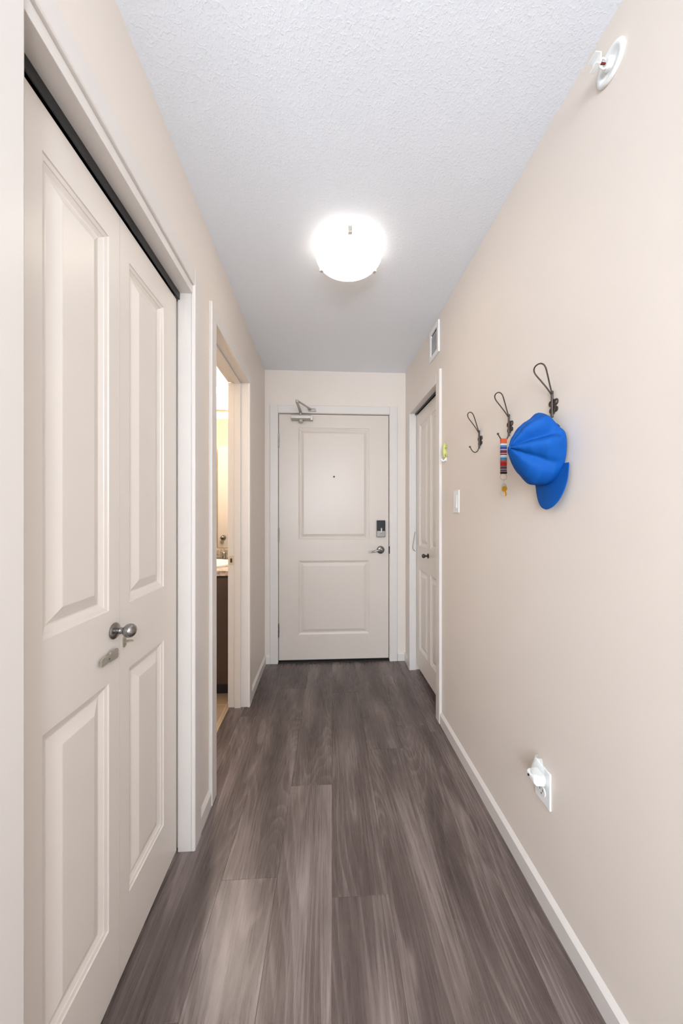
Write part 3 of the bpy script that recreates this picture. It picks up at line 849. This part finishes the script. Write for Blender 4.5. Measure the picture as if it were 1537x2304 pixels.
oy, oz = 1.0045, EYE-.846
ou = thing('wall_outlet', (XR, oy, oz), 'white double power outlet low on the right wall', 'outlet')
bm = B(); box(bm, XR-.006, XR, oy-.0365, oy+.0365, oz-.0575, oz+.0575); obj('outlet_plate', bm, M['white'], ou, bevel=.003)
for s_ in (-1, 1):
    bm = B(); n = 28
    pts = [(.0172*math.cos(a), max(-.0142, min(.0142, .0172*math.sin(a)))) for a in [2*PI*i/n for i in range(n)]]
    prism(bm, [(oy+p[0], oz+s_*.0197+p[1]) for p in pts], XR-.0085, XR-.005, 'x')
    so = obj('socket', bm, M['white'], ou, bevel=.0006)
    bm = B(); z0 = oz+s_*.0197
    for yy, hh in ((-.0064, .0045), (.0064, .0038)): box(bm, XR-.0088, XR-.0084, oy+yy-.0011, oy+yy+.0011, z0+.003-hh, z0+.003+hh)
    lathe(bm, [(0, 0), (0, .0024), (.0004, .0024), (.0004, 0)], (XR-.0084, oy, z0-.0085), (-1, 0, 0), 12)
    obj('slots', bm, M['dark'], so)
nl = thing('night_light', (XR-.008, oy, oz+.02), 'small clear plastic night light plugged into the top of the wall outlet', 'night light')
bm = B(); z0 = oz+.022
prism(bm, [(XR-.0088, z0-.017), (XR-.036, z0-.014), (XR-.045, z0-.004), (XR-.045, z0+.010), (XR-.038, z0+.016), (XR-.0088, z0+.018)], oy-.019, oy+.019, 'y')
obj('plug_body', bm, M['white'], nl, bevel=.003)
bm = B(); lathe(bm, [(0, 0), (0, .0035), (.003, .003), (.0034, 0)], (XR-.045, oy+.006, z0+.004), (-1, 0, .1), 12); obj('sensor', bm, M['dark'], nl, smooth=True)
bm = B()
n = 24; prev = None
for k in range(19):
    h = k/18; zz = z0+.014+.050*h; R_ = .021*(1-.55*h**2.2)+(.0006 if k % 2 else 0)
    row = [bm.verts.new((XR-.012-.030*math.sin(PI*i/n)*(1-.45*h), oy+R_*math.cos(PI*i/n), zz)) for i in range(n+1)]
    if prev:
        for i in range(n): bm.faces.new((prev[i], prev[i+1], row[i+1], row[i]))
    prev = row
ns = obj('diffuser', bm, M['clear'], nl, smooth=True); md = ns.modifiers.new('s', 'SOLIDIFY'); md.thickness = .0015
ns['label'] = 'clear ribbed plastic shade'

vy0, vy1, vz0, vz1 = 1.934, 2.100, EYE+.973, EYE+1.164
vn = thing('air_vent', (XR, 2.017, vz0), 'white square louvred air vent high on the right wall above the closet', 'vent')
bm = B()
fw = .028
for a in ((vy0, vy1, vz0, vz0+fw), (vy0, vy1, vz1-fw, vz1), (vy0, vy0+fw, vz0+fw, vz1-fw), (vy1-fw, vy1, vz0+fw, vz1-fw)):
    box(bm, XR-.010, XR, *a)
obj('vent_frame', bm, M['white'], vn, bevel=.002)
bm = B(); box(bm, XR-.0012, XR-.0002, vy0+fw, vy1-fw, vz0+fw, vz1-fw); obj('vent_backing', bm, M['dark'], vn)
bm = B(); ns_ = 9; pitch = (vz1-vz0-2*fw-.013)/ns_
for k in range(ns_):
    z = vz0+fw+pitch*k
    prism(bm, [(XR-.0030, z+pitch+.0005), (XR-.0042, z+pitch+.0005), (XR-.0072, z-.0005), (XR-.0060, z-.0005)], vy0+fw, vy1-fw, 'y')
obj('louvers', bm, M['louver'], vn)

sy, sz = .760, EYE+1.084
sk = thing('fire_sprinkler', (XR, sy, sz), 'white sidewall fire sprinkler with red bulb near the top of the right wall', 'sprinkler')
bm = B(); lathe(bm, [(0, .0385), (.002, .0390), (.005, .0375), (.007, .0330), (.0065, .0270), (.002, .0225), (.0012, .0)], (XR, sy, sz), (-1, 0, 0), 48)
obj('escutcheon', bm, M['white'], sk, smooth=True)
bm = B(); lathe(bm, [(0, 0), (0, .013), (.010, .013), (.012, .009), (.014, .009), (.014, 0)], (XR-.001, sy, sz), (-1, 0, 0), 24)
for s_ in (-1, 1):
    tube(bm, smooth_path([(XR-.012, sy, sz+s_*.008), (XR-.020, sy, sz+s_*.0125), (XR-.028, sy, sz+s_*.009), (XR-.034, sy, sz+s_*.001)], 5), .0020, 8)
obj('sprinkler_body', bm, M['white'], sk, bevel=.0004)
bm = B(); lathe(bm, [(0, 0), (.001, .0018), (.004, .0024), (.015, .0024), (.018, .0015), (.019, 0)], (XR-.014, sy, sz), (-1, 0, 0), 12)
obj('glass_bulb', bm, M['red'], sk, smooth=True)['label'] = 'dark red glass bulb'
bm = B(); box(bm, XR-.0375, XR-.0345, sy-.012, sy+.012, sz-.011, sz+.012); box(bm, XR-.050, XR-.034, sy-.012, sy+.012, sz+.0105, sz+.0125); box(bm, XR-.046, XR-.034, sy-.010, sy+.010, sz-.0125, sz-.0105)
obj('deflector', bm, M['white'], sk, bevel=.0006)

gy, gz = 1.836, EYE+.352
gk = thing('adhesive_hook', (XR, gy, gz), 'small lime green animal shaped hook beside the right closet casing', 'wall hook')
bm = B()
tube(bm, smooth_path([(XR-.005, gy+.006, gz+.055), (XR-.006, gy+.001, gz+.042), (XR-.008, gy-.001, gz+.022), (XR-.009, gy, gz+.002), (XR-.008, gy, gz-.016), (XR-.006, gy+.002, gz-.030)], 4),
     [.003, .004, .005, .006, .0085, .010, .0105, .0105, .0105, .0105, .011, .0115, .012, .0118, .011, .009, .008, .008, .0075, .006, .004], 12, scale2=.6)
for s_, zz, e in ((-1, .022, .014), (1, .022, .014), (-1, -.014, -.014), (1, -.014, -.014)):
    tube(bm, smooth_path([(XR-.006, gy+s_*.006, gz+zz), (XR-.005, gy+s_*.018, gz+zz+e*.3), (XR-.004, gy+s_*.022, gz+zz+e)], 4), [.0045, .0045, .004, .004, .0035, .0035, .003, .003, .0045], 8)
obj('figure', bm, M['lime'], gk, smooth=True)
bm = B(); box(bm, XR-.003, XR, gy-.010, gy+.010, gz-.050, gz-.020)
tube(bm, smooth_path([(XR-.002, gy, gz-.034), (XR-.010, gy, gz-.047), (XR-.020, gy, gz-.047), (XR-.026, gy, gz-.036)], 5), .0038, 10)
obj('hook', bm, M['white'], gk, bevel=.0005)['label'] = 'white plastic hook tip'

# ------------------------------------------------------------------ bathroom seen through the doorway
vc = thing('vanity_cabinet', (-1.1, 2.5, 0), 'dark brown stained vanity cabinet standing inside the bathroom', 'cabinet')
VY = 2.235
bm = B(); box(bm, -1.70, -.612, VY, 2.79, .10, .822)
obj('cabinet_body', bm, M['vanity'], vc, bevel=.002)
bm = B(); box(bm, -1.70, -.612, VY+.07, 2.79, .0045, .10); obj('toe_kick', bm, M['kick'], vc)
for a, b_ in ((-1.14, -.625), (-1.69, -1.15)):
    bm = B(); box(bm, a, b_, VY-.018, VY-.0005, .115, .81); f = obj('cabinet_door', bm, M['vanity'], vc, bevel=.002)
tp = B(); box(tp, -1.72, -.608, 2.205, 2.795, .824, .860); tag(obj('countertop', tp, M['stone'], bevel=.004), 'speckled beige brown countertop on the bathroom vanity', 'countertop')
bs = B(); box(bs, -1.72, -.608, 2.777, 2.796, .861, .945); tag(obj('backsplash', bs, M['stone'], bevel=.002), 'speckled beige backsplash strip under the bathroom mirror', 'backsplash')
sk_ = thing('sink', (-.98, 2.48, .86), 'white porcelain drop in sink set in the bathroom countertop', 'sink')
bm = B()
n = 48; prof = [(1.0, 0), (1.0, .010), (.97, .016), (.92, .017), (.88, .012), (.84, .0), (.80, -.001)]
prev = None
for k, h in prof:
    row = [bm.verts.new((-.93+.275*k*math.cos(2*PI*i/n), 2.47+.205*k*math.sin(2*PI*i/n), .8615+h)) for i in range(n)]
    if prev:
        for i in range(n): j = (i+1) % n; bm.faces.new((prev[i], prev[j], row[j], row[i]))
    prev = row
bm.faces.new(prev)
obj('basin', bm, M['porcelain'], sk_, smooth=True)
fc = thing('faucet', (-.87, 2.72, .86), 'chrome faucet behind the bathroom sink', 'faucet')
bm = B(); box(bm, -.95, -.79, 2.705, 2.745, .8605, .878); tube(bm, smooth_path([(-.87, 2.725, .87), (-.87, 2.722, .91), (-.87, 2.70, .935), (-.87, 2.65, .93), (-.87, 2.62, .905)], 5), .011, 12)
obj('spout', bm, M['nickel'], fc, bevel=.002)
for x in (-.94, -.80):
    bm = B(); lathe(bm, [(0, 0), (0, .016), (.02, .013), (.035, .018), (.045, .015), (.046, 0)], (x, 2.725, .878), (0, 0, 1), 16); obj('faucet_handle', bm, M['nickel'], fc, smooth=True)
bm = B(); box(bm, -1.66, -.64, 2.790, 2.7985, .955, 2.02)
tag(obj('mirror', bm, M['mirror']), 'wide frameless wall mirror above the bathroom backsplash', 'mirror')
vl = thing('vanity_light', (-.95, 2.80, 2.16), 'warm glowing bar light with glass shades above the bathroom mirror', 'wall light')
bm = B(); box(bm, -1.30, -.66, 2.775, 2.799, 2.09, 2.17); obj('light_bar', bm, M['closer'], vl, bevel=.003)
for x in (-1.12, -.91, -.70):
    bm = B(); lathe(bm, [(0, .018), (.02, .03), (.05, .05), (.09, .06), (.11, .061)], (x, 2.70, 2.135), (0, 0, 1), 24, caps=False); lathe(bm, [(0, .0), (0, .018)], (x, 2.70, 2.135), (0, 0, 1), 24, caps=False)
    tube(bm, [(x, 2.775, 2.13), (x, 2.70, 2.13)], .008, 8)
    obj('glass_shade', bm, M['bathglow'], vl, smooth=True)
point('vanity_lamp', (-.72, 2.58, 2.26), 36, (1, .90, .78), .09)

# ------------------------------------------------------------------ daylight from the window of the room behind, and an added fill globe
l = bpy.data.lights.new('window_daylight', 'AREA'); l.shape = 'RECTANGLE'; l.size = 1.26; l.size_y = 1.34; l.energy = 96; l.color = (.80, .90, 1.0)
o = bpy.data.objects.new('window_daylight', l); C.objects.link(o); o.location = (-.65, -2.38, 1.5); o.rotation_euler = (math.radians(90), 0, 0)
rl = thing('fill_globe_light', (.34, -1.05, ZC), 'round glowing fill globe added out of view behind the camera', 'fill light')  # unseen lamp added to brighten the near walls and ceiling
bm = B(); lathe(bm, [(0, 0), (0, .06), (-.02, .055), (-.022, 0)], (.34, -1.05, ZC), (0, 0, 1), 24); lathe(bm, [(-.02, .004), (-.49, .004)], (.34, -1.05, ZC), (0, 0, 1), 10)
obj('fill_globe_mount', bm, M['nickel'], rl)
bm = B(); lathe(bm, [(-.14*math.cos(PI*i/16), .14*math.sin(PI*i/16)) for i in range(17)], (.34, -1.05, 1.78), (0, 0, 1), 32, caps=False)
obj('globe', bm, M['globe'], rl, smooth=True)

w = bpy.data.worlds.new('world'); SC.world = w; w.use_nodes = True
w.node_tree.nodes['Background'].inputs[0].default_value = (.8, .88, 1, 1); w.node_tree.nodes['Background'].inputs[1].default_value = .3

# ------------------------------------------------------------------ camera
cam = bpy.data.cameras.new('camera'); co = bpy.data.objects.new('camera', cam); C.objects.link(co)
co.location = (0, 0, EYE)
yaw = math.atan(41/745)
co.rotation_euler = (math.radians(90), 0, -yaw)
cam.sensor_fit = 'VERTICAL'; cam.sensor_height = 36; cam.lens = 745/2304*36
cam.shift_y = (1158-1152)/2304; cam.clip_start = .02
SC.camera = co

for o in list(bpy.data.objects):
    if '_w' in o: del o['_w']
vs = SC.view_settings
vs.view_transform = 'Standard'; vs.look = 'None'; vs.gamma = 1; vs.exposure = 0.36; vs.use_curve_mapping = False
cy = SC.cycles
cy.use_denoising = True
cy.max_bounces = 6; cy.diffuse_bounces = 4; cy.glossy_bounces = 3; cy.transmission_bounces = 4
cy.use_adaptive_sampling = True; cy.adaptive_threshold = .06
cy.sample_clamp_indirect = 4; cy.caustics_reflective = False; cy.caustics_refractive = False
